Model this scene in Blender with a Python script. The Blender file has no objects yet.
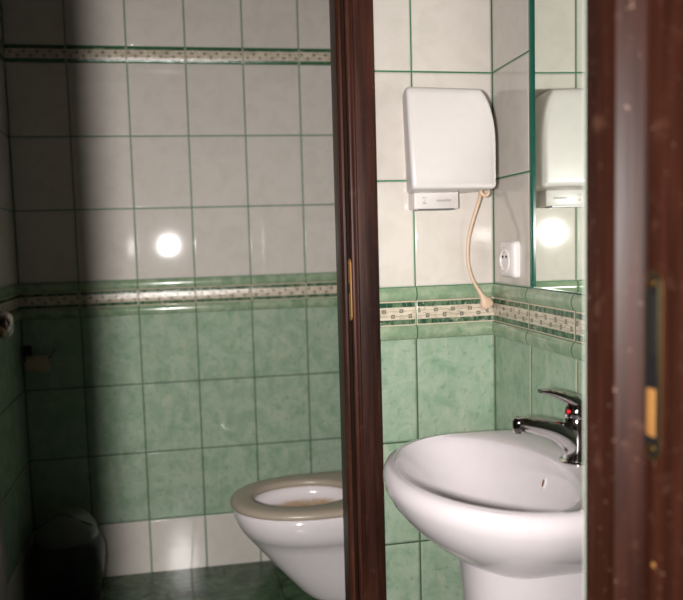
import bpy, bmesh, math, random
from mathutils import Vector, Matrix
random.seed(7)
S = bpy.context.scene
COL = S.collection
PI = math.pi

# ------------------------------------------------------------------ helpers
def link(name, bm, mat=None, parent=None, smooth=True, angle=40):
    me = bpy.data.meshes.new(name)
    bmesh.ops.recalc_face_normals(bm, faces=bm.faces)
    bm.to_mesh(me); bm.free()
    o = bpy.data.objects.new(name, me); COL.objects.link(o)
    if mat:
        for m in (mat if isinstance(mat, (list, tuple)) else [mat]): me.materials.append(m)
    if smooth:
        me.polygons.foreach_set('use_smooth', [True]*len(me.polygons))
        me.set_sharp_from_angle(angle=math.radians(angle))
    if parent: o.parent = parent
    return o

def thing(name, label, cat, loc=(0, 0, 0), rz=0.0):
    o = bpy.data.objects.new(name, None); COL.objects.link(o)
    o.location = loc; o.rotation_euler = (0, 0, rz)
    o.empty_display_size = .05
    o['label'] = label; o['category'] = cat
    return o

def struct(o): o['kind'] = 'structure'; return o

def box(bm, x0, x1, y0, y1, z0, z1, bev=0, seg=2):
    r = bmesh.ops.create_cube(bm, size=1)
    vs = r['verts']
    for v in vs:
        v.co = Vector(((x0+x1)/2 + v.co.x*(x1-x0), (y0+y1)/2 + v.co.y*(y1-y0), (z0+z1)/2 + v.co.z*(z1-z0)))
    if bev:
        es = list({e for v in vs for e in v.link_edges})
        bmesh.ops.bevel(bm, geom=es, offset=bev, segments=seg, affect='EDGES', profile=.5)
    return bm

def prism(bm, pts, a0, a1, axis='z'):
    """polygon pts extruded; axis z: pts=(x,y); axis x: pts=(y,z)"""
    def P(p, a): return (p[0], p[1], a) if axis == 'z' else (a, p[0], p[1])
    v0 = [bm.verts.new(P(p, a0)) for p in pts]; v1 = [bm.verts.new(P(p, a1)) for p in pts]
    n = len(pts)
    for i in range(n): bm.faces.new((v0[i], v0[(i+1) % n], v1[(i+1) % n], v1[i]))
    bm.faces.new(v0); bm.faces.new(v1[::-1])
    return bm

def loft(bm, rings, cap0=True, cap1=True, closed=True):
    R = [[bm.verts.new(p) for p in r] for r in rings]
    n = len(rings[0])
    for a, b in zip(R, R[1:]):
        for i in range(n if closed else n-1):
            bm.faces.new((a[i], a[(i+1) % n], b[(i+1) % n], b[i]))
    if cap0: bm.faces.new(R[0][::-1])
    if cap1: bm.faces.new(R[-1])
    return bm

def lathe(bm, prof, n=40, M=None):
    """prof = (r,h) around local z"""
    M = M or Matrix.Identity(4)
    rings = []
    for r, h in prof:
        rings.append([M @ Vector((max(r, 1e-5)*math.cos(2*PI*i/n), max(r, 1e-5)*math.sin(2*PI*i/n), h)) for i in range(n)])
    return loft(bm, rings)

def axis_matrix(origin, direction):
    q = Vector((0, 0, 1)).rotation_difference(Vector(direction).normalized())
    return Matrix.Translation(origin) @ q.to_matrix().to_4x4()

def tube(bm, pts, rad, n=14, flat=None, up=(0, 0, 1)):
    """swept tube; rad number or list; flat = list of (a,b) semi-axes: a sideways, b along up"""
    pts = [Vector(p) for p in pts]; rings = []
    for i, p in enumerate(pts):
        t = (pts[min(i+1, len(pts)-1)] - pts[max(i-1, 0)]).normalized()
        u = Vector(up); s = t.cross(u)
        if s.length < 1e-3: s = t.cross(Vector((1, 0, 0)))
        s.normalize(); w = s.cross(t).normalized()
        a, b = flat[i] if flat else ((rad[i],)*2 if isinstance(rad, (list, tuple)) else (rad, rad))
        rings.append([p + s*a*math.cos(2*PI*k/n) + w*b*math.sin(2*PI*k/n) for k in range(n)])
    return loft(bm, rings)

def smooth_path(pts, k=6):
    """Catmull-Rom through pts"""
    P = [Vector(p) for p in pts]; out = []
    for i in range(len(P)-1):
        p0, p1, p2, p3 = P[max(i-1, 0)], P[i], P[i+1], P[min(i+2, len(P)-1)]
        for j in range(k):
            t = j/k
            out.append(.5*((2*p1)+(p2-p0)*t+(2*p0-5*p1+4*p2-p3)*t*t+(3*p1-p0-3*p2+p3)*t**3))
    out.append(P[-1]); return out

# ------------------------------------------------------------------ materials
class NT:
    def __init__(s, name):
        s.m = bpy.data.materials.new(name); s.m.use_nodes = True
        s.t = s.m.node_tree; s.b = s.t.nodes['Principled BSDF']
    def n(s, typ, **kw):
        x = s.t.nodes.new(typ)
        for k, v in kw.items(): setattr(x, k, v)
        return x
    def put(s, sock, v):
        if hasattr(v, 'is_linked') or isinstance(v, bpy.types.NodeSocket): s.t.links.new(v, sock)
        else: sock.default_value = v
    def math(s, op, a, b=None, c=None):
        x = s.n('ShaderNodeMath', operation=op)
        for i, v in enumerate((a, b, c)):
            if v is not None: s.put(x.inputs[i], v)
        return x.outputs[0]
    def mix(s, f, a, b):
        x = s.n('ShaderNodeMix', data_type='RGBA')
        s.put(x.inputs[0], f); s.put(x.inputs[6], a if not isinstance(a, tuple) else (*a, 1)); s.put(x.inputs[7], b if not isinstance(b, tuple) else (*b, 1))
        return x.outputs[2]
    def obj(s):
        if not hasattr(s, '_o'):
            s._tc = s.n('ShaderNodeTexCoord'); s._o = s._tc.outputs['Object']
            sp = s.n('ShaderNodeSeparateXYZ'); s.t.links.new(s._o, sp.inputs[0]); s.u, s.v, s.z = sp.outputs
        return s._o
    def noise(s, scale, detail=4, rough=.55, vec=None, stretch=None, dist=0):
        x = s.n('ShaderNodeTexNoise'); x.inputs['Scale'].default_value = scale
        x.inputs['Detail'].default_value = detail; x.inputs['Roughness'].default_value = rough
        x.inputs['Distortion'].default_value = dist
        vec = vec or s.obj()
        if stretch:
            mp = s.n('ShaderNodeMapping'); mp.inputs['Scale'].default_value = stretch
            s.t.links.new(vec, mp.inputs[0]); vec = mp.outputs[0]
        s.t.links.new(vec, x.inputs['Vector']); return x.outputs[0]
    def ramp(s, v, lo, hi, a=0., b=1., smooth=True):
        x = s.n('ShaderNodeMapRange', interpolation_type='SMOOTHSTEP' if smooth else 'LINEAR')
        s.put(x.inputs[0], v)
        for i, k in enumerate((lo, hi, a, b)): x.inputs[1+i].default_value = k
        return x.outputs[0]
    def bump(s, h, dist, strength=1.):
        x = s.n('ShaderNodeBump'); x.inputs['Distance'].default_value = dist; x.inputs['Strength'].default_value = strength
        s.put(x.inputs['Height'], h); s.t.links.new(x.outputs[0], s.b.inputs['Normal'])
    def set(s, **kw):
        for k, v in kw.items():
            s.put(s.b.inputs[k.replace('_', ' ')], (*v, 1) if isinstance(v, tuple) and len(v) == 3 else v)
        return s.m

def line_dist(N, coord, pitch, off=0.):
    """distance from nearest multiple of pitch"""
    a = N.math('SUBTRACT', coord, off) if off else coord
    a = N.math('ADD', N.math('DIVIDE', a, pitch), .5)
    f = N.math('FRACT', a)
    return N.math('MULTIPLY', N.math('ABSOLUTE', N.math('SUBTRACT', f, .5)), pitch)

GREEN = (.375, .475, .355); GREEN2 = (.245, .37, .25); CREAM_V = (.50, .52, .39)
WHITE = (.69, .635, .58)
def tile_mat(name, lower_grout=(.045, .085, .04), upper_grout=(.03, .17, .075)):
    N = NT(name); N.obj(); u, z = N.u, N.z
    du = line_dist(N, u, .2)
    up = N.math('GREATER_THAN', z, 1.0); top = N.math('GREATER_THAN', z, 1.845)
    base = N.math('LESS_THAN', z, .1956)
    dz1 = line_dist(N, z, .25, 1.0678); dz0 = line_dist(N, z, .25, .9456); dz2 = line_dist(N, z, .25, 1.872)
    def sel(f, a, b):  # f?b:a
        return N.math('ADD', N.math('MULTIPLY', f, b), N.math('MULTIPLY', N.math('SUBTRACT', 1., f), a))
    dz = sel(top, sel(up, dz0, dz1), dz2)
    d = N.math('MINIMUM', du, dz)
    # per tile tone
    iu = N.math('FLOOR', N.math('DIVIDE', u, .2)); iz = N.math('FLOOR', N.math('DIVIDE', z, .25))
    cb = N.n('ShaderNodeCombineXYZ'); N.put(cb.inputs[0], iu); N.put(cb.inputs[1], iz)
    wn = N.n('ShaderNodeTexWhiteNoise'); N.t.links.new(cb.outputs[0], wn.inputs[0])
    n1 = N.noise(16, 6, .62, dist=.6); n2 = N.noise(55, 4, .6); n3 = N.noise(30, 5, .65, stretch=(1, 1, .45))
    g = N.mix(N.ramp(n1, .30, .66), GREEN2, GREEN)
    g = N.mix(N.math('MULTIPLY', N.ramp(n3, .50, .74), .7), g, CREAM_V)
    g = N.mix(N.math('MULTIPLY', N.ramp(n2, .54, .68), .45), g, (.13, .25, .16))
    w = N.mix(N.math('MULTIPLY', N.ramp(n1, .40, .70), .45), WHITE, (.57, .53, .465))
    w = N.mix(N.math('MULTIPLY', N.ramp(n2, .60, .78), .25), w, (.47, .43, .37))
    wz = N.math('MAXIMUM', up, base)
    c = N.mix(wz, g, w)
    c = N.mix(N.math('MULTIPLY', wn.outputs[0], .12), c, (.40, .40, .33))
    gm = N.ramp(d, .0013, .0026, 1, 0)
    gc = N.mix(wz, lower_grout, upper_grout)
    c = N.mix(gm, c, gc)
    h = N.ramp(d, .0008, .0062)
    hh = N.math('ADD', h, N.math('MULTIPLY', N.noise(9, 2), .06))
    N.bump(hh, .0022, .9)
    return N.set(Base_Color=c, Roughness=N.math('ADD', N.math('MULTIPLY', gm, .5), .045), Specular_IOR_Level=.5)

def molding_mat(name):
    N = NT(name); N.obj()
    du = line_dist(N, N.u, .2)
    n1 = N.noise(22, 6, .6); n2 = N.noise(60, 3)
    c = N.mix(N.ramp(n1, .35, .65), (.22, .32, .20), (.37, .44, .30))
    c = N.mix(N.math('MULTIPLY', N.ramp(n2, .5, .75), .5), c, (.12, .26, .14))
    gm = N.ramp(du, .0009, .0019, 1, 0)
    c = N.mix(gm, c, (.03, .11, .05))
    N.bump(N.math('ADD', N.ramp(du, .0006, .005), N.math('MULTIPLY', N.noise(40, 2), .15)), .0012, .8)
    return N.set(Base_Color=c, Roughness=.13)

def listel_mat(name, zc, half, band=.0115, edge=.0032, green_edge=False):
    N = NT(name); N.obj()
    u = N.u; v = N.math('SUBTRACT', N.z, zc); av = N.math('ABSOLUTE', v)
    du = line_dist(N, u, .2)
    # blocky mosaic in the dark bands
    br = N.noise(120, 2, .5, stretch=(1, 1, .35)); br2 = N.noise(45, 4, .6)
    dark = N.mix(N.ramp(br, .38, .62), (.025, .075, .045), (.13, .21, .12))
    dark = N.mix(N.math('MULTIPLY', N.ramp(br2, .56, .66), .75), dark, (.42, .42, .32))
    cream = N.mix(N.ramp(N.noise(30, 5, .6), .35, .65), (.62, .54, .42), (.72, .63, .50))
    # wavy brown veins
    vn = N.noise(70, 3, .6, stretch=(.22, 1, 1.6))
    cream = N.mix(N.math('MULTIPLY', N.ramp(N.math('ABSOLUTE', N.math('SUBTRACT', vn, .5)), .0, .035, 1, 0), .55), cream, (.24, .17, .11))
    # two staggered rows of little dark squares joined by thin strings
    for row, sh in ((.0068, 0.), (-.0058, .021)):
        dv = N.math('ABSOLUTE', N.math('ADD', v, row)); dd = line_dist(N, u, .043, sh)
        jit = N.math('MULTIPLY', N.math('SUBTRACT', N.noise(35, 1), .5), .004)
        sq = N.math('MAXIMUM', N.math('ADD', dv, jit), N.math('SUBTRACT', dd, jit))
        ring = N.math('ABSOLUTE', N.math('SUBTRACT', sq, .0034))
        cream = N.mix(N.math('MULTIPLY', N.ramp(sq, .0040, .0052, 1, 0), .45), cream, (.20, .20, .15))
        cream = N.mix(N.math('MULTIPLY', N.ramp(ring, .0008, .0016, 1, 0), .75), cream, (.07, .085, .065))
        cream = N.mix(N.math('MULTIPLY', N.ramp(dv, .0004, .0011, 1, 0), .5), cream, (.18, .15, .10))
    inb = N.math('GREATER_THAN', av, half-edge-band)
    c = N.mix(inb, cream, dark)
    e = N.math('GREATER_THAN', av, half-edge)
    ec = (.035, .13, .06) if green_edge else (.66, .56, .42)
    c = N.mix(e, c, ec)
    c = N.mix(N.ramp(du, .0026, .0034, 1, 0), c, (.64, .56, .43))
    c = N.mix(N.ramp(du, .0006, .0012, 1, 0), c, (.06, .16, .08))
    N.bump(N.math('ADD', N.noise(150, 3, .6), N.math('MULTIPLY', N.ramp(du, .0005, .004), 1.2)), .0012, .8)
    return N.set(Base_Color=c, Roughness=.16)

def wood_mat(name, a=(.016, .0055, .004), b=(.082, .026, .015), rough=.40, dust=.0):
    N = NT(name)
    n1 = N.noise(28, 6, .65, stretch=(1, 1, .05)); n2 = N.noise(160, 3, .6, stretch=(1, 1, .04)); n3 = N.noise(26, 5, .7)
    c = N.mix(N.ramp(n1, .3, .7), a, b)
    c = N.mix(N.math('MULTIPLY', N.ramp(n2, .45, .75), .5), c, a)
    c = N.mix(N.math('MULTIPLY', N.ramp(n3, .56, .74), .25+dust), c, (.16, .075, .05))
    if dust:
        n4 = N.noise(130, 2, .5)
        c = N.mix(N.math('MULTIPLY', N.ramp(n4, .69, .76), .5), c, (.38, .25, .18))
    N.bump(n2, .0006, .4)
    N.b.inputs['Specular IOR Level'].default_value = .22
    return N.set(Base_Color=c, Roughness=N.ramp(n1, .2, .8, rough-.06, rough+.1))

def plain(name, col, rough=.4, metal=0., mottled=0., spec=.5, coat=0.):
    N = NT(name); c = (*col, 1)
    n = N.noise(40, 4)
    c = N.mix(N.math('MULTIPLY', N.ramp(n, .4, .75), mottled or .06), col, tuple(x*.55 for x in col))
    N.b.inputs['Metallic'].default_value = metal; N.b.inputs['Specular IOR Level'].default_value = spec
    N.b.inputs['Coat Weight'].default_value = coat
    return N.set(Base_Color=c, Roughness=rough)

M_TILE = tile_mat('tile_white_over_green')
M_TILE_SIDE = tile_mat('tile_pale_joints', lower_grout=(.52, .50, .36))
M_MOLD = molding_mat('green_glazed_molding')
M_LIST = listel_mat('mosaic_listel', 1.0065, .0295)
M_LIST_TOP = listel_mat('slim_mosaic_listel', 1.8435, .0285, band=.0045, edge=.0085, green_edge=True)
M_WOOD = wood_mat('mahogany_post'); M_WOOD_D = wood_mat('mahogany_dusty', (.017, .0048, .0026), (.058, .0165, .0085), .46, .10)
M_CER = plain('white_ceramic', (.78, .725, .735), .10, coat=.3)
M_CER_B = plain('basin_ceramic', (.655, .605, .617), .09, coat=.3)
M_SEAT = plain('aged_cream_plastic', (.43, .36, .285), .3, mottled=.1)
M_DRY = plain('warm_white_plastic', (.70, .655, .63), .3)
M_DRYG = plain('grey_print', (.45, .41, .40), .5)
M_CORD = plain('beige_cable', (.72, .52, .37), .45)
M_CHROME = plain('chrome', (.72, .71, .70), .07, 1.)
M_BRASS = plain('brass', (.62, .38, .11), .32, 1., mottled=.2)
M_BRASS_D = plain('tarnished_brass', (.42, .33, .15), .4, 1., mottled=.3)
M_BRASS_L = plain('yellow_brass_face', (.50, .24, .07), .5, .3, mottled=.15)
M_DARK = plain('dark_recess', (.006, .005, .004), .7)
M_BLACK = plain('black_plastic', (.012, .012, .013), .35)
M_LID = plain('dark_grey_plastic', (.13, .135, .13), .3)
M_RED = plain('red_marker', (.75, .02, .03), .3)
M_PLASTER = plain('pale_sealant', (.62, .68, .58), .45)
M_CEIL = plain('low_bounce_brown', (.16, .12, .09), .7)  # invented dark brown for unseen ceiling and front wall, cuts bounced light
M_PAPER = plain('grey_beige_paper', (.42, .33, .25), .8)
M_SOCK = plain('white_socket_plastic', (.88, .82, .80), .3)

def floor_mat():
    N = NT('dark_green_marble_floor'); N.obj()
    d = N.math('MINIMUM', line_dist(N, N.u, .3, .02), line_dist(N, N.v, .3, .05))
    n1 = N.noise(11, 8, .68, dist=1.2); n2 = N.noise(4, 4, .6, dist=.6)
    c = N.mix(N.ramp(n1, .34, .68), (.022, .055, .028), (.10, .165, .09))
    c = N.mix(N.math('MULTIPLY', N.ramp(n2, .5, .7), .45), c, (.15, .22, .13))
    gm = N.ramp(d, .001, .002, 1, 0); c = N.mix(gm, c, (.02, .03, .018))
    N.bump(N.ramp(d, .0008, .004), .001, .6)
    return N.set(Base_Color=c, Roughness=.2)
M_FLOOR = floor_mat()

def bowl_mat():
    N = NT('stained_bowl_glaze'); N.obj()
    n = N.noise(28, 4, .65); z = N.z
    lvl = N.math('ADD', z, N.math('MULTIPLY', N.math('SUBTRACT', n, .5), .018))
    m = N.ramp(lvl, .339, .352, 1, 0)
    c = N.mix(N.math('MULTIPLY', m, .95), (.78, .725, .735), (.50, .31, .13))
    m2 = N.math('MULTIPLY', N.ramp(n, .60, .68), m)
    c = N.mix(m2, c, (.26, .13, .05))
    return N.set(Base_Color=c, Roughness=.14)
M_BOWL = bowl_mat()

def mirror_mat():
    N = NT('silvered_glass'); N.b.inputs['Metallic'].default_value = 1
    return N.set(Base_Color=(.78, .83, .77), Roughness=0.0)
M_MIRROR = mirror_mat()
M_EDGE = plain('recess_shadow_green', (.012, .085, .058), .12)  # gap shadow around the recessed mirror, put into a dark green colour

# ------------------------------------------------------------------ wall frames
H = 2.5
EPS = -.0402; RA = -.0246
CX, CY = .7637, 1.6705
ANG_R = math.atan2(-math.cos(EPS), math.sin(EPS))
FR = {  # origin, rz : local x along wall, local -y into the room
    'A': ((-.5221, 2.6858), RA), 'B': ((CX, CY), 0.), 'R': ((CX, CY), ANG_R), 'L': ((-.5221, 2.6858), PI/2)}
def frame(o, k):
    (x, y), a = FR[k]; o.location = (x, y, 0); o.rotation_euler = (0, 0, a); return o
def MW(k):
    (x, y), a = FR[k]; return Matrix.Translation((x, y, 0)) @ Matrix.Rotation(a, 4, 'Z')

bm = bmesh.new(); box(bm, -.08, 1.34, 0, .08, 0, H); struct(frame(link('wall_back', bm, M_TILE, smooth=False), 'A'))
bm = bmesh.new(); box(bm, -1.95, 0, 0, .08, 0, H); struct(frame(link('wall_left', bm, M_TILE, smooth=False), 'L'))
bm = bmesh.new(); box(bm, 0, .206, 0, .08, 0, H); box(bm, .206, .80, 0, .08, 0, 1.068); box(bm, .206, .80, 0, .08, 1.982, H); box(bm, .80, .938, 0, .08, 0, H); box(bm, .206, .80, .03, .08, 1.068, 1.982)
struct(frame(link('wall_right', bm, M_TILE_SIDE, smooth=False), 'R'))
# partition between wash room and toilet cubicle, with its door opening
PT = .095
bm = bmesh.new()
box(bm, .447-CX, .02, 0, PT, 0, H); box(bm, -.5221-CX, -.462-CX, 0, PT, 0, H); box(bm, -.462-CX, .447-CX, 0, PT, 2.06, H)
struct(frame(link('wall_middle', bm, M_TILE, smooth=False), 'B'))
# right side wall of the cubicle, carries the toilet
bm = bmesh.new(); box(bm, .725, .80, CY+PT, 2.66, 0, H); struct(link('wall_toilet', bm, M_TILE, smooth=False))
# front wall with the outer doorway
WFY0, WFY1 = .575, .727
bm = bmesh.new()
box(bm, .495, .80, WFY0, WFY1, 0, H); box(bm, -.602, -.235, WFY0, WFY1, 0, H); box(bm, -.235, .495, WFY0, WFY1, 2.07, H)
struct(link('wall_front', bm, M_CEIL, smooth=False))
bm = bmesh.new(); box(bm, -.62, .85, -1.2, 2.80, -.06, 0); struct(link('floor', bm, M_FLOOR, smooth=False))
bm = bmesh.new(); box(bm, -.62, .85, .55, 2.80, H, H+.06); struct(link('ceiling', bm, M_CEIL, smooth=False))

# moldings and listels (upper roll, mosaic strip, lower roll)
def roll_profile(z0, z1, dep):
    n = 9; pts = [(.004, z0)]
    for i in range(n+1):
        t = i/n; pts.append((-.001-dep*math.sin(PI*(.12+.76*t))**.8, z0+(z1-z0)*t))
    pts.append((.004, z1)); return pts
tn = [0]
def trim(k, x0, x1, prof, mat):
    bm = bmesh.new(); prism(bm, prof, x0, x1, 'x'); tn[0] += 1
    struct(frame(link('trim_%d' % tn[0], bm, mat, angle=50), k))
SPANS = {'A': (0, 1.245), 'B': (.472-CX, 0), 'R': (0, .93), 'L': (-.91, 0)}
for k, (a, b) in SPANS.items():
    trim(k, a, b, roll_profile(1.0365, 1.0678, .011), M_MOLD)
    trim(k, a, b, [(.004, .9765), (-.003, .9775), (-.0038, .979), (-.0038, 1.034), (-.003, 1.0355), (.004, 1.0365)], M_LIST)
    trim(k, a, b, roll_profile(.9456, .9765, .011), M_MOLD)
for k in 'AL':
    a, b = SPANS[k]
    trim(k, a, b, [(.004, 1.815), (-.004, 1.816), (-.006, 1.819), (-.006, 1.868), (-.004, 1.871), (.004, 1.872)], M_LIST_TOP)

# ------------------------------------------------------------------ door frames
def stadium(cx, cz, hw, hh, n=10):
    pts = []
    for i in range(n+1):
        a = PI*i/n; pts.append((cx+hw*math.cos(a), cz+hh-hw+hw*math.sin(a)))
    for i in range(n+1):
        a = PI+PI*i/n; pts.append((cx+hw*math.cos(a), cz-hh+hw+hw*math.sin(a)))
    return pts

# outer frame: rebate towards the camera side, stop on the far side
def frame_thing(name):
    o = bpy.data.objects.new(name, None); COL.objects.link(o); o['kind'] = 'structure'; return o
D1 = frame_thing('door_1'); D1.location = (.45, .65, 0)
def rel(o, root): o.parent = root; o.matrix_parent_inverse = Matrix.Translation(-root.location); return o
def bev_prism(pts, z0, z1, off=.002):
    bm = bmesh.new(); prism(bm, pts, z0, z1)
    es = [e for e in bm.edges if abs(e.verts[0].co.z-e.verts[1].co.z) > .5]
    bmesh.ops.bevel(bm, geom=es, offset=off, segments=3, affect='EDGES', profile=.5)
    return bm
RB, ST, SY = .463, .4375, .665       # rebate plane, stop plane, stop face
jamb = [(RB, WFY0-.012), (RB, SY-.007), (RB-.002, SY-.0075), (ST+.002, SY+.0060), (ST, SY+.0075), (ST, .727), (.495, .727), (.495, WFY0-.012)]
rel(link('jamb', bev_prism(jamb, 0, 2.07, .0008), M_WOOD_D), D1)
LS = -.172                            # left stop plane
jl = [(LS-.0255-(x-RB), y) for x, y in jamb]
rel(link('jamb', bev_prism(jl[::-1], 0, 2.07, .0012), M_WOOD_D), D1)
bm = bmesh.new(); box(bm, LS-.0255, RB, SY, .727, 2.005, 2.07, .002); box(bm, LS-.0255, RB, WFY0-.012, SY, 2.03, 2.07)
rel(link('head', bm, M_WOOD_D), D1)
for x0, x1 in ((RB+.008, RB+.078), (LS-.0255-.078, LS-.0255-.008)):
    bm = bmesh.new(); box(bm, x0, x1, WFY0-.016, WFY0, 0, 2.11, .003); rel(link('casing', bm, M_WOOD_D), D1)
bm = bmesh.new(); box(bm, LS-.10, RB+.075, WFY0-.016, WFY0, 2.04, 2.11, .003); rel(link('casing', bm, M_WOOD_D), D1)
# strike plate on the rebate of the right jamb (plane x = RB)
py, pz, ph = .6465, 1.047, .0955
bm = bmesh.new(); prism(bm, stadium(py, pz, .0135, ph), RB-.0016, RB+.001, 'x')
sp = rel(link('strike_plate', bm, M_BRASS_D), D1); sp['label'] = 'tarnished brass strike plate with round ends'
bm = bmesh.new(); prism(bm, stadium(py, pz, .0098, ph-.004), RB-.0021, RB-.0005, 'x'); link('plate_face', bm, M_BLACK, sp)
bm = bmesh.new(); box(bm, RB-.0028, RB, py-.0068, py+.0068, pz-.070, pz-.022, .0006); link('brass_insert', bm, M_BRASS_L, sp)
bm = bmesh.new(); box(bm, RB-.0026, RB, py-.0088, py+.0088, pz+.012, pz+.072, .0006); link('latch_hole', bm, M_DARK, sp)
for dz in (-.083, .083):
    bm = bmesh.new(); lathe(bm, [(.0052, 0), (.0052, .001), (.003, .0022), (0, .0025)], 20, axis_matrix((RB-.0018, py, pz+dz), (-1, 0, 0))); link('screw', bm, M_BRASS, sp)
bm = bmesh.new(); lathe(bm, [(.0028, 0), (.0028, .0008), (0, .0016)], 16, axis_matrix((RB, .643, .845), (-1, 0, 0)))
rel(link('screw', bm, M_BRASS_L), D1)
# pale sealant line where the frame meets the tiled side
bm = bmesh.new(); box(bm, ST+.0002, ST+.03, .727, .7305, 0, 2.07); struct(link('trim_20', bm, M_PLASTER, smooth=False))

# cubicle frame
D2 = frame_thing('door_2'); D2.location = (.42, 1.68, 0)
RB2, ST2, SY2 = .4055, .3945, 1.702
j2 = [(RB2, 1.66), (RB2, SY2), (ST2+.006, SY2), (ST2+.002, SY2+.004), (ST2, SY2+.008), (ST2, CY+PT+.003), (.447, CY+PT+.003), (.447, 1.66)]
rel(link('jamb', bev_prism(j2, 0, 2.06, .0015), M_WOOD), D2)
cas = [(RB2, 1.6705), (RB2, 1.660), (RB2+.003, 1.6565), (RB2+.008, 1.6555), (RB2+.012, 1.6585), (RB2+.016, 1.6585), (RB2+.019, 1.6545), (.4665, 1.653), (.4712, 1.657), (.4712, 1.6705)]
rel(link('casing', bev_prism(cas, 0, 2.10, .0008), M_WOOD), D2)
mx = -.015                    # mirrored for the hinge side
j2l = [(mx-x, y) for x, y in j2][::-1]; casl = [(mx-x, y) for x, y in cas][::-1]
rel(link('jamb', bev_prism(j2l, 0, 2.06, .0015), M_WOOD), D2)
rel(link('casing', bev_prism(casl, 0, 2.10, .0008), M_WOOD), D2)
bm = bmesh.new(); box(bm, mx-.447, .447, SY2, CY+PT+.003, 2.0, 2.06, .002); rel(link('head', bm, M_WOOD), D2)
bm = bmesh.new(); box(bm, mx-.4712, .4712, 1.654, CY, 2.03, 2.10, .003); rel(link('casing', bm, M_WOOD), D2)
bm = bmesh.new(); prism(bm, stadium(1.670, 1.068, .0105, .072), RB2-.002, RB2+.001, 'x')
s2 = rel(link('strike_plate', bm, M_BRASS_L), D2); s2['label'] = 'narrow brass strike plate seen nearly edge on'
bm = bmesh.new(); box(bm, RB2-.0024, RB2, 1.670, 1.6815, 1.060, 1.082, .0004); h = link('latch_hole', bm, M_DARK, s2)
for dz in (-.06, .06):
    bm = bmesh.new(); lathe(bm, [(.0042, 0), (.0042, .001), (0, .002)], 16, axis_matrix((RB2-.002, 1.670, 1.068+dz), (-1, 0, 0))); link('screw', bm, M_BRASS_D, s2)

# ------------------------------------------------------------------ cubicle door, swung open out of the frame; only its knob shows
DR = thing('toilet_door', 'brown wooden door at the far left, only its round chrome knob in view', 'door', (-.43, 1.645, 0), .193)
bm = bmesh.new(); box(bm, -.02, .02, -.70, 0, .012, 1.99, .003)
box(bm, .018, .0235, -.48, -.08, .15, .85, .004); box(bm, .018, .0235, -.48, -.08, 1.16, 1.86, .004)
link('leaf', bm, M_WOOD, DR)
bm = bmesh.new()
lathe(bm, [(.0, 0), (.024, 0), (.024, .003), (.020, .006), (.009, .009), (.008, .030), (.011, .040), (.0165, .046), (.0192, .054), (.0196, .060), (.0185, .068), (.015, .074), (.010, .077), (.0, .0775)], 40, axis_matrix((.02, -.560, 1.076), (1, 0, 0)))
kn = link('door_knob', bm, plain('dull_chrome', (.40, .38, .37), .16, 1.), DR); kn['label'] = 'round chrome door knob'
bm = bmesh.new(); lathe(bm, [(0, 0), (.0075, 0), (.0075, .012), (.006, .0145), (0, .0155)], 24, axis_matrix((.020+.058, -.5765, 1.069), (.2, -1, -.15)))
kb = link('lock_button', bm, M_BRASS_D, kn); kb['label'] = 'brass lock button'

# ------------------------------------------------------------------ toilet
TY = 2.200
TO = thing('toilet', 'white wall-hung toilet with a cream seat in front of the green tiles', 'toilet', (.725, TY, 0))
TO_M = Matrix.Translation((-.725, -TY, 0))
def egg(front, hw, z, back=.724, n=72, nf=2.15, inset=0.):
    """plan outline: rounded nose at x=front, straight sides to x=back"""
    pts = []; L = min(.25, back-front-.02); cx = front+L
    m = n//2
    for i in range(m+1):
        a = -PI/2 + PI*i/m
        c, s_ = math.cos(a), math.sin(a)
        pts.append((cx-L*abs(c)**(2/nf), TY+hw*math.copysign(abs(s_)**(2/nf), s_), z))
    k = n-m-1
    for i in range(1, k+1):
        t = i/(k+1)
        if t < .3: pts.append((cx+(back-cx)*t/.3, TY+hw, z))
        elif t < .7: pts.append((back, TY+hw-2*hw*(t-.3)/.4, z))
        else: pts.append((back-(back-cx)*(t-.7)/.3, TY-hw, z))
    return pts
def ell(x0, x1, hw, z, n=72, e=2.1):
    cx, a = (x0+x1)/2, (x1-x0)/2; pts = []
    m = n//2
    for i in range(n):
        t = -PI/2 + PI*i/m
        c, s_ = math.cos(t), math.sin(t)
        pts.append((cx-a*math.copysign(abs(c)**(2/e), c), TY+hw*math.copysign(abs(s_)**(2/e), s_), z))
    return pts
bm = bmesh.new()
rings = [egg(.390, .085, .078), egg(.378, .092, .080), egg(.370, .096, .088), egg(.343, .104, .112), egg(.275, .120, .19), egg(.215, .139, .262),
         egg(.194, .150, .287), egg(.184, .160, .299), egg(.172, .172, .314), egg(.158, .180, .336), egg(.150, .184, .358), egg(.148, .185, .376), egg(.152, .182, .386), egg(.160, .176, .3885),
         ell(.20, .54, .130, .3885), ell(.205, .535, .126, .384)]
loft(bm, rings, True, False)
bw = link('bowl', bm, M_CER, TO, angle=60); bw.matrix_local = TO_M
bm = bmesh.new()
loft(bm, [ell(.203, .537, .128, .386), ell(.196, .54, .132, .378), ell(.20, .54, .128, .362), ell(.215, .53, .115, .348), ell(.24, .515, .098, .342), ell(.28, .50, .06, .3395), ell(.35, .45, .02, .339)], False, True)
bi = link('bowl_interior', bm, M_BOWL, bw, angle=70); bi['label'] = 'stained inside of the bowl'
bm = bmesh.new()
def seat_ring(o, z, i=0): return o
S0 = lambda d, z: egg(.141+d, .189-d, z, back=.60)
I0 = lambda d, z: ell(.212-d, .515+d, .112+d, z)
loft(bm, [S0(.010, .389), S0(.002, .392), S0(0, .398), S0(.002, .405), S0(.008, .4105), S0(.02, .413), I0(.012, .412), I0(.004, .409), I0(0, .402), I0(.002, .393), I0(.008, .389), S0(.010, .389)], False, False)
bmesh.ops.remove_doubles(bm, verts=bm.verts, dist=1e-5)
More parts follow.
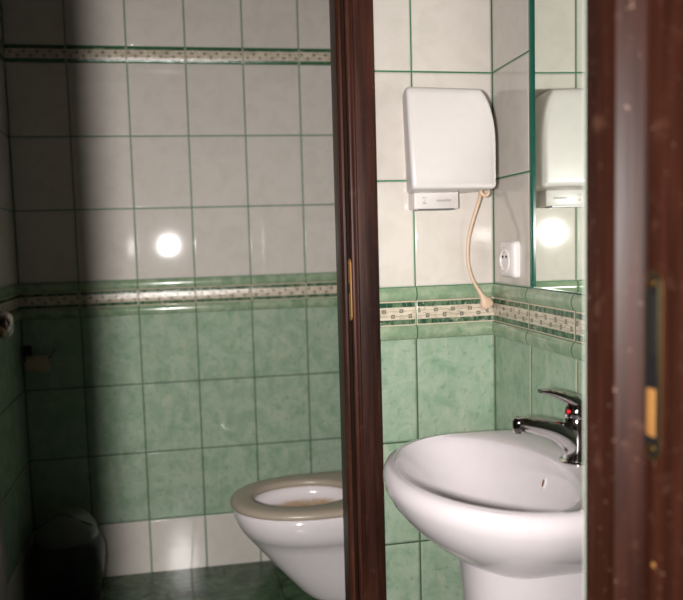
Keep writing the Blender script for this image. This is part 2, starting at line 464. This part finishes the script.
st = link('seat', bm, M_SEAT, TO, angle=60); st.matrix_local = TO_M; st['label'] = 'aged cream toilet seat ring'
bm = bmesh.new()
lid = []
for x, d in ((.598, .012), (.600, 0), (.611, 0), (.613, .012)):
    lid.append([(x+(v[0]-.145)*.12, v[1], .42+(.60-v[0])*.93) for v in S0(d, 0)])
loft(bm, lid); l_ = link('lid', bm, M_SEAT, TO); l_.matrix_local = TO_M
for s_ in (-1, 1):
    bm = bmesh.new(); tube(bm, [(.585, TY+s_*.075-.02, .42), (.585, TY+s_*.075+.02, .42)], .011, 16); q = link('hinge', bm, M_SEAT, TO); q.matrix_local = TO_M

# ------------------------------------------------------------------ waste bin
BN = thing('waste_bin', 'black round waste bin with a grey dome lid in the dark corner', 'bin', (-.386, 2.525, 0))
bm = bmesh.new(); lathe(bm, [(0, .002), (.092, .002), (.098, .008), (.113, .09), (.121, .15), (.120, .185), (.110, .212), (.098, .224), (.0, .224)], 56); link('body', bm, M_BLACK, BN)
bm = bmesh.new(); lathe(bm, [(.0, .222), (.100, .222), (.102, .228), (.098, .248), (.086, .275), (.066, .298), (.04, .311), (.015, .3155), (0, .316)], 56)
ld = link('lid', bm, M_LID, BN); ld['label'] = 'dark grey dome lid'
fp = []   # swing flap line across the dome
for i in range(25):
    t = i/24; a = math.radians(-170 + 150*t); r = .0935*(1-.62*math.sin(PI*t)**1.4); h = .224+.0915*math.sqrt(max(0, 1-(r/.1035)**2))
    fp.append((r*math.cos(a), r*math.sin(a), h+.0015))
bm = bmesh.new(); tube(bm, fp, .0022, 8); link('flap_seam', bm, M_BLACK, ld)

# ------------------------------------------------------------------ paper holder + roll on the back wall
PH = frame(thing('toilet_paper_holder', 'dark toilet paper holder on the shadowed wall above the bin', 'paper holder'), 'A')
bm = bmesh.new(); box(bm, .004, .032, -.008, 0, .795, .855, .003); link('wall_plate', bm, M_BLACK, PH)
bm = bmesh.new(); tube(bm, smooth_path([(.018, -.006, .82), (.014, -.05, .818), (.022, -.062, .815), (.06, -.062, .812), (.098, -.062, .816), (.108, -.062, .828), (.121, -.062, .846)], 5), .0042, 12); link('arm', bm, M_LID, PH)
PR = frame(thing('toilet_paper_roll', 'small beige paper roll on the dark wall holder', 'toilet paper'), 'A')
bm = bmesh.new()
N_ = 36
def cyl_ring(r, x): return [(x, -.062+r*math.cos(2*PI*i/N_), .797+r*math.sin(2*PI*i/N_)) for i in range(N_)]
loft(bm, [cyl_ring(.0195, .026), cyl_ring(.027, .026), cyl_ring(.0285, .028), cyl_ring(.0285, .092), cyl_ring(.027, .094), cyl_ring(.0195, .094), cyl_ring(.0195, .026)], False, False)
link('paper', bm, M_PAPER, PR)
bm = bmesh.new(); loft(bm, [cyl_ring(.0194, .027), cyl_ring(.0194, .093), cyl_ring(.0185, .093), cyl_ring(.0185, .027), cyl_ring(.0194, .027)], False, False); link('cardboard_core', bm, M_CORD, PR)

# ------------------------------------------------------------------ hand dryer on the partition
DY = thing('hand_dryer', 'white wall-mounted hand dryer with a dangling beige cord', 'hand dryer', (.615, CY, 1.28))
DM = Matrix.Translation((-.615, -CY, -1.28))
def dryer_outline(d, x0=.5065, x1=.7105, z0=1.2862, z1=1.5085):
    pts = []
    def arc(cx, cz, rx, rz, a0, a1, n):
        for i in range(n+1):
            a = math.radians(a0+(a1-a0)*i/n); pts.append((cx+rx*math.cos(a), cz+rz*math.sin(a)))
    x0 += d; x1 -= d; z0 += d; z1 -= d
    arc(x1-.008, z0+.008, .008, .008, -90, 0, 6)
    arc(x1-.040, z1-.125, .040, .125, 0, 78, 20)
    arc(x0+.010, z1-.010, .010, .010, 90, 180, 6)
    arc(x0+.008, z0+.008, .008, .008, 180, 270, 6)
    return pts
def dryer_ring(d, y):
    r = []
    for x, z in dryer_outline(d):
        t = max(0, (z-1.40)/.10); k = (1.6705-y)/.14
        w = max(0, 1-k)**1.3*(.034 if x < .60 else -.012)*min(1, abs(x-.60)/.06)
        if x < .60: w += .007*max(0, min(1, (1.5085-z)/.22))*max(0, (.60-x)/.10)
        r.append((x+w, y+.010*t*t*k, z))
    return r
bm = bmesh.new()
loft(bm, [dryer_ring(.0, CY-.001), dryer_ring(0, CY-.010), dryer_ring(.0012, CY-.0115), dryer_ring(.0012, CY-.013), dryer_ring(0, CY-.0145), dryer_ring(0, CY-.05), dryer_ring(0, CY-.09), dryer_ring(0, CY-.12), dryer_ring(0, CY-.125), dryer_ring(.001, CY-.1320), dryer_ring(.003, CY-.1370), dryer_ring(.0065, CY-.1395), dryer_ring(.016, CY-.1402)])
cv = link('cover', bm, M_DRY, DY, angle=50); cv.matrix_local = DM
bm = bmesh.new(); box(bm, .5505, .659, CY-.042, CY, 1.2485, 1.288, .0035, 3)
su = link('sensor_box', bm, M_DRY, DY); su.matrix_local = DM; su['label'] = 'small sensor box under the dryer cover'
bm = bmesh.new()    # worn grey print: a small pictogram and an unreadable word
for x0, x1, z0, z1 in ((.571, .5735, 1.2735, 1.2775), (.577, .5795, 1.2735, 1.2775), (.5735, .577, 1.2715, 1.2732), (.5735, .5765, 1.2655, 1.2685), (.571, .5795, 1.2605, 1.2640)):
    box(bm, x0, x1, CY-.0425, CY-.0415, z0, z1)
link('printed_symbol', bm, M_DRYG, su, smooth=False); bm = bmesh.new()
xx = .605
while xx < .640:
    w = random.choice((.0028, .0034, .004)); box(bm, xx, xx+w, CY-.0425, CY-.0415, 1.2655, 1.2655+random.choice((.0048, .0056))); xx += w+.0007
link('printed_word', bm, M_DRYG, su, smooth=False)
bm = bmesh.new(); box(bm, .560, .645, CY-.046, CY-.008, 1.2462, 1.2495); link('air_outlet', bm, M_LID, DY).matrix_local = DM
cy_ = CY-.035
cord = smooth_path([(.722, cy_-.03, 1.292), (.722, cy_-.03, 1.281), (.715, cy_-.03, 1.276), (.706, cy_-.03, 1.280), (.704, cy_-.026, 1.285), (.706, cy_-.02, 1.277), (.705, cy_-.012, 1.262), (.697, cy_, 1.225), (.690, cy_+.010, 1.185), (.687, cy_+.012, 1.150), (.689, cy_+.013, 1.115), (.696, cy_+.012, 1.088), (.706, cy_+.010, 1.066), (.714, cy_+.009, 1.053)], 6)
bm = bmesh.new(); tube(bm, cord, .0041, 12)
cd = link('power_cord', bm, M_CORD, DY); cd.matrix_local = DM; cd['label'] = 'beige power cord'
bm = bmesh.new()
pd = Vector((.50, -.05, -.86)).normalized(); p0 = Vector(cord[-1]) - pd*.006
tube(bm, [p0, p0+pd*.006, p0+pd*.016, p0+pd*.026, p0+pd*.034, p0+pd*.046, p0+pd*.050], None, 16, [(.0045, .0045), (.0052, .0052), (.0062, .006), (.009, .0075), (.0155, .009), (.0165, .0095), (.0145, .008)], up=(0, 1, 0))
pg = link('plug', bm, M_CORD, cd, angle=60); pg['label'] = 'two-pin plug'
side = Vector((.86, 0, .50)).normalized()
for s_ in (-1, 1):
    bm = bmesh.new(); a = p0+pd*.049+side*.0085*s_; tube(bm, [a, a+pd*.010], .0021, 10); link('pin', bm, M_CHROME, cd)

# ------------------------------------------------------------------ wall socket (right wall)
SK = frame(thing('wall_socket', 'white electrical socket on the side wall left of the mirror', 'socket'), 'R')
sc, sz = .107, 1.129
def rr(x0, x1, z0, z1, r, y, n=7):
    pts = []
    for cx, cz, a0 in ((x1-r, z1-r, 0), (x0+r, z1-r, 90), (x0+r, z0+r, 180), (x1-r, z0+r, 270)):
        for i in range(n+1):
            a = math.radians(a0+90*i/n); pts.append((cx+r*math.cos(a), y, cz+r*math.sin(a)))
    return pts
bm = bmesh.new(); hw, hh = .041, .0415
loft(bm, [rr(sc-hw+i, sc+hw-i, sz-hh+i, sz+hh-i, .009, y) for i, y in ((0, 0), (0, -.008), (.001, -.011), (.004, -.014), (.010, -.0165))])
pl = link('cover_plate', bm, M_SOCK, SK)
bm = bmesh.new(); MX = axis_matrix((sc-.004, -.0155, sz-.002), (0, -1, 0))
lathe(bm, [(0, 0), (.0270, 0), (.0275, .0025), (.0262, .0036), (.0225, .0039), (.0205, .0033), (.0195, .0012), (0, .001)], 44, MX); so = link('socket_ring', bm, M_SOCK, SK)
for dx, dz in ((-.0095, .0), (.0095, .0)):
    bm = bmesh.new(); lathe(bm, [(0, 0), (.0030, 0), (.0030, .0022), (0, .0023)], 16, axis_matrix((sc-.004+dx, -.0160, sz+.006+dz), (0, -1, 0))); link('pin_hole', bm, M_DARK, so)
bm = bmesh.new(); lathe(bm, [(0, 0), (.0022, 0), (.0022, .004), (0, .0046)], 16, axis_matrix((sc-.004, -.0160, sz+.0135), (0, -1, 0))); link('earth_pin', bm, M_CHROME, so)

# ------------------------------------------------------------------ mirror (right wall)
MI = frame(thing('wall_mirror', 'frameless mirror with dark green recess edges on the right wall', 'mirror'), 'R')
bm = bmesh.new()
for a in ((.206, .2085, 1.068, 1.982), (.7975, .80, 1.068, 1.982), (.2085, .7975, 1.068, 1.0705), (.2085, .7975, 1.9795, 1.982)):
    box(bm, a[0], a[1], -.0012, .012, a[2], a[3])
bmesh.ops.remove_doubles(bm, verts=bm.verts, dist=1e-5)
link('recess_edge', bm, M_EDGE, MI, smooth=False)  # strips added to line the mirror recess, coloured as its shadowed gap
bm = bmesh.new(); box(bm, .2085, .7975, .0040, .0295, 1.0705, 1.9795); link('mirror_face', bm, M_MIRROR, MI, smooth=False)

# ------------------------------------------------------------------ washbasin
BY = 1.181; BZ = .78; BACK = .744
WB = thing('washbasin', 'white pedestal washbasin under the mirror beside the tiled corner', 'washbasin', (BACK, BY, 0), 0)
WM = Matrix.Translation((-BACK, -BY, 0))
NB = 96
def bo(k, z, front=.345, back=BACK, sy=.246, nf=1.95, nb=4.5, cx=.545):
    """k insets the outline"""
    pts = []; af, ab, b = cx-front-k, back-cx, sy-k
    for i in range(NB):
        a = 2*PI*i/NB; c, s_ = math.cos(a), math.sin(a)
        e = nf if c > 0 else nb; A = af if c > 0 else ab
        # blend exponent near the sides
        pts.append((cx - A*math.copysign(abs(c)**(2/e), c), BY + b*math.copysign(abs(s_)**(2/e), s_), z))
    return pts
def bi_(z, front, back, sy, e=2.0):
    cx = (front+back)/2; A = (back-front)/2; pts = []
    for i in range(NB):
        a = 2*PI*i/NB; c, s_ = math.cos(a), math.sin(a)
        pts.append((cx - A*math.copysign(abs(c)**(2/e), c), BY + sy*math.copysign(abs(s_)**(2/e), s_), z))
    return pts
bm = bmesh.new()
rings = [bo(.15, .618, sy=.235), bo(.140, .624, sy=.235), bo(.122, .632), bo(.095, .646), bo(.064, .668), bo(.036, .694), bo(.015, .721), bo(.004, .743), bo(0, .756), bo(.0015, .767), bo(.006, .775), bo(.013, .7795), bo(.021, .780, back=BACK-.001),
         bi_(.7785, .366, .655, .225, 2.0), bi_(.775, .3705, .650, .2205, 2.0), bi_(.766, .377, .645, .214), bi_(.745, .389, .638, .202), bi_(.715, .411, .629, .176), bi_(.685, .432, .617, .150), bi_(.664, .458, .600, .112), bi_(.655, .488, .575, .06), bi_(.652, .517, .553, .022)]
loft(bm, rings)
bs = link('basin', bm, M_CER_B, WB, angle=70); bs.matrix_local = WM
# overflow slot on the wall side of the bowl
ov = Vector((.6350, 1.190, .738)); od = Vector((-.95, 0, .30)).normalized()
bm = bmesh.new(); lathe(bm, [(0, -.002), (.0062, -.002), (.0085, 0), (.0088, .0012), (.0062, .0012), (.0052, -.0005), (0, -.001)], 24, axis_matrix(ov, od) @ Matrix.Diagonal((1.35, .75, 1.8, 1)))
o_ = link('overflow_ring', bm, M_CER_B, bs)
bm = bmesh.new(); lathe(bm, [(0, 0), (.0050, 0), (.0050, .0012), (0, .0013)], 20, axis_matrix(ov, od) @ Matrix.Diagonal((1.3, .7, 1.5, 1))); link('overflow_hole', bm, plain('rusty_recess', (.22, .10, .06), .7), bs)
bm = bmesh.new(); lathe(bm, [(0, 0), (.021, 0), (.021, .0015), (.017, .003), (.012, .002), (0, .002)], 28, axis_matrix((.535, BY, .652), (0, 0, 1))); link('drain', bm, M_CHROME, bs)
# pedestal
def pedring(x0, hw, z):
    pts = []; n = 48
    for i in range(n):
        a = 2*PI*i/n; c, s_ = math.cos(a), math.sin(a); cx = .62
        A = (cx-x0) if c > 0 else (.735-cx); e = 2.3 if c > 0 else 5
        pts.append((cx-A*math.copysign(abs(c)**(2/e), c), BY+hw*math.copysign(abs(s_)**(2/e), s_), z))
    return pts
bm = bmesh.new(); loft(bm, [pedring(.470, .125, 0), pedring(.468, .127, .012), pedring(.472, .122, .05), pedring(.482, .108, .15), pedring(.488, .104, .35), pedring(.484, .108, .54), pedring(.478, .114, .61), pedring(.474, .118, .636), pedring(.480, .112, .639)])
pe = link('pedestal', bm, M_CER_B, WB, angle=60); pe.matrix_local = WM

# ------------------------------------------------------------------ faucet
FX, FY, FZ = .690, 1.172, .7795
FA = thing('faucet', 'chrome single-lever faucet standing on the back of the washbasin', 'faucet', (FX, FY, FZ))
bm = bmesh.new(); lathe(bm, [(0, 0), (.031, 0), (.0312, .002), (.0285, .0045), (.0245, .006), (0, .006)], 40); link('base_ring', bm, M_CHROME, FA)
bm = bmesh.new(); lathe(bm, [(0, .004), (.0225, .004), (.0250, .007), (.0235, .016), (.0225, .03), (.0225, .045), (.0228, .060), (.0225, .077), (.0215, .079), (0, .079)], 40)
bd = link('body', bm, M_CHROME, FA)
bm = bmesh.new()
sp_path = smooth_path([(.002, 0, .022), (-.016, 0, .043), (-.042, 0, .0590), (-.076, 0, .0700), (-.106, 0, .0765), (-.114, 0, .0780)], 5)
m = len(sp_path)
tube(bm, sp_path, None, 24, [(.0215-.0085*(i/(m-1))**.8, .0285-.0175*min(1, i/(m-1)*1.15)**.75) for i in range(m)])
sp_ = link('spout', bm, M_CHROME, FA, angle=60)
bm = bmesh.new(); lathe(bm, [(0, -.0145), (.0095, -.0145), (.0106, -.013), (.0106, -.009), (.0118, -.0085), (.0124, .002), (.0118, .008), (.0085, .0120), (0, .0135)], 32, Matrix.Translation((-.110, 0, .0745)))
link('aerator', bm, M_CHROME, sp_)
bm = bmesh.new(); lathe(bm, [(0, .0795), (.0215, .0795), (.0228, .082), (.0230, .090), (.0212, .099), (.0150, .1075), (.008, .112), (0, .113)], 40)
cp = link('handle_cap', bm, M_CHROME, FA)
bm = bmesh.new()
lv = smooth_path([(.012, 0, .101), (-.006, 0, .1090), (-.026, 0, .1185), (-.046, 0, .1255), (-.062, 0, .1290), (-.071, 0, .1305)], 5); m = len(lv)
tube(bm, lv, None, 20, [(.0185-.0095*(i/(m-1)), .0150-.0115*min(1, (i/(m-1))*1.1)) for i in range(m)])
link('lever', bm, M_CHROME, FA, angle=60)
bm = bmesh.new(); lathe(bm, [(0, 0), (.0036, 0), (.0036, .0012), (0, .002)], 18, axis_matrix((-.0211, -.0086, .0925), (-.92, -.38, .1))); r_ = link('hot_marker', bm, M_RED, cp); r_['label'] = 'red hot-water dot'

# ------------------------------------------------------------------ camera
f, pitch, roll, yaw = 737.75, -.0824, -.0296, .1916
cy, sy, cp_, sp2, cr, sr = math.cos(yaw), math.sin(yaw), math.cos(pitch), math.sin(pitch), math.cos(roll), math.sin(roll)
Fw = Vector((sy*cp_, cy*cp_, sp2)); R0 = Vector((cy, -sy, 0)); U0 = R0.cross(Fw)
Rt = R0*cr + U0*sr; Up = -(R0*sr - U0*cr)
cam = bpy.data.objects.new('camera', bpy.data.cameras.new('camera')); COL.objects.link(cam)
mw = Matrix((( Rt.x, Up.x, -Fw.x, 0), (Rt.y, Up.y, -Fw.y, 0), (Rt.z, Up.z, -Fw.z, 1.1786), (0, 0, 0, 1)))
cam.matrix_world = mw
c = cam.data; c.sensor_width = 36; c.lens = f/683*36; c.clip_start = .02
c.shift_x = (341.5-316.674)/683; c.shift_y = (304.02-300)/683
c.dof.use_dof = True; c.dof.focus_distance = 1.58; c.dof.aperture_fstop = 3.0
S.camera = cam

# ------------------------------------------------------------------ light: the photographer's flash head, left of the lens
la = bpy.data.lights.new('flash', 'AREA'); la.shape = 'DISK'; la.size = .065; la.energy = 21.2; la.color = (1, .955, .93); la.spread = math.radians(125)
lo = bpy.data.objects.new('flash', la); COL.objects.link(lo)
lo.location = (-.1515, -.0554, 1.1962)
lo.rotation_euler = Vector((.10, 1, -.10)).to_track_quat('-Z', 'Y').to_euler()
W = bpy.data.worlds.new('dim_corridor'); S.world = W; W.use_nodes = True
W.node_tree.nodes['Background'].inputs[0].default_value = (1, .95, .85, 1); W.node_tree.nodes['Background'].inputs[1].default_value = .004

S.view_settings.view_transform = 'Standard'; S.view_settings.look = 'None'
S.view_settings.exposure = 0; S.view_settings.gamma = 1; S.view_settings.use_curve_mapping = False
S.cycles.use_denoising = True; S.cycles.max_bounces = 10; S.cycles.glossy_bounces = 6
S.cycles.caustics_reflective = True; S.cycles.blur_glossy = .3; S.cycles.diffuse_bounces = 2
S.cycles.sample_clamp_indirect = 6
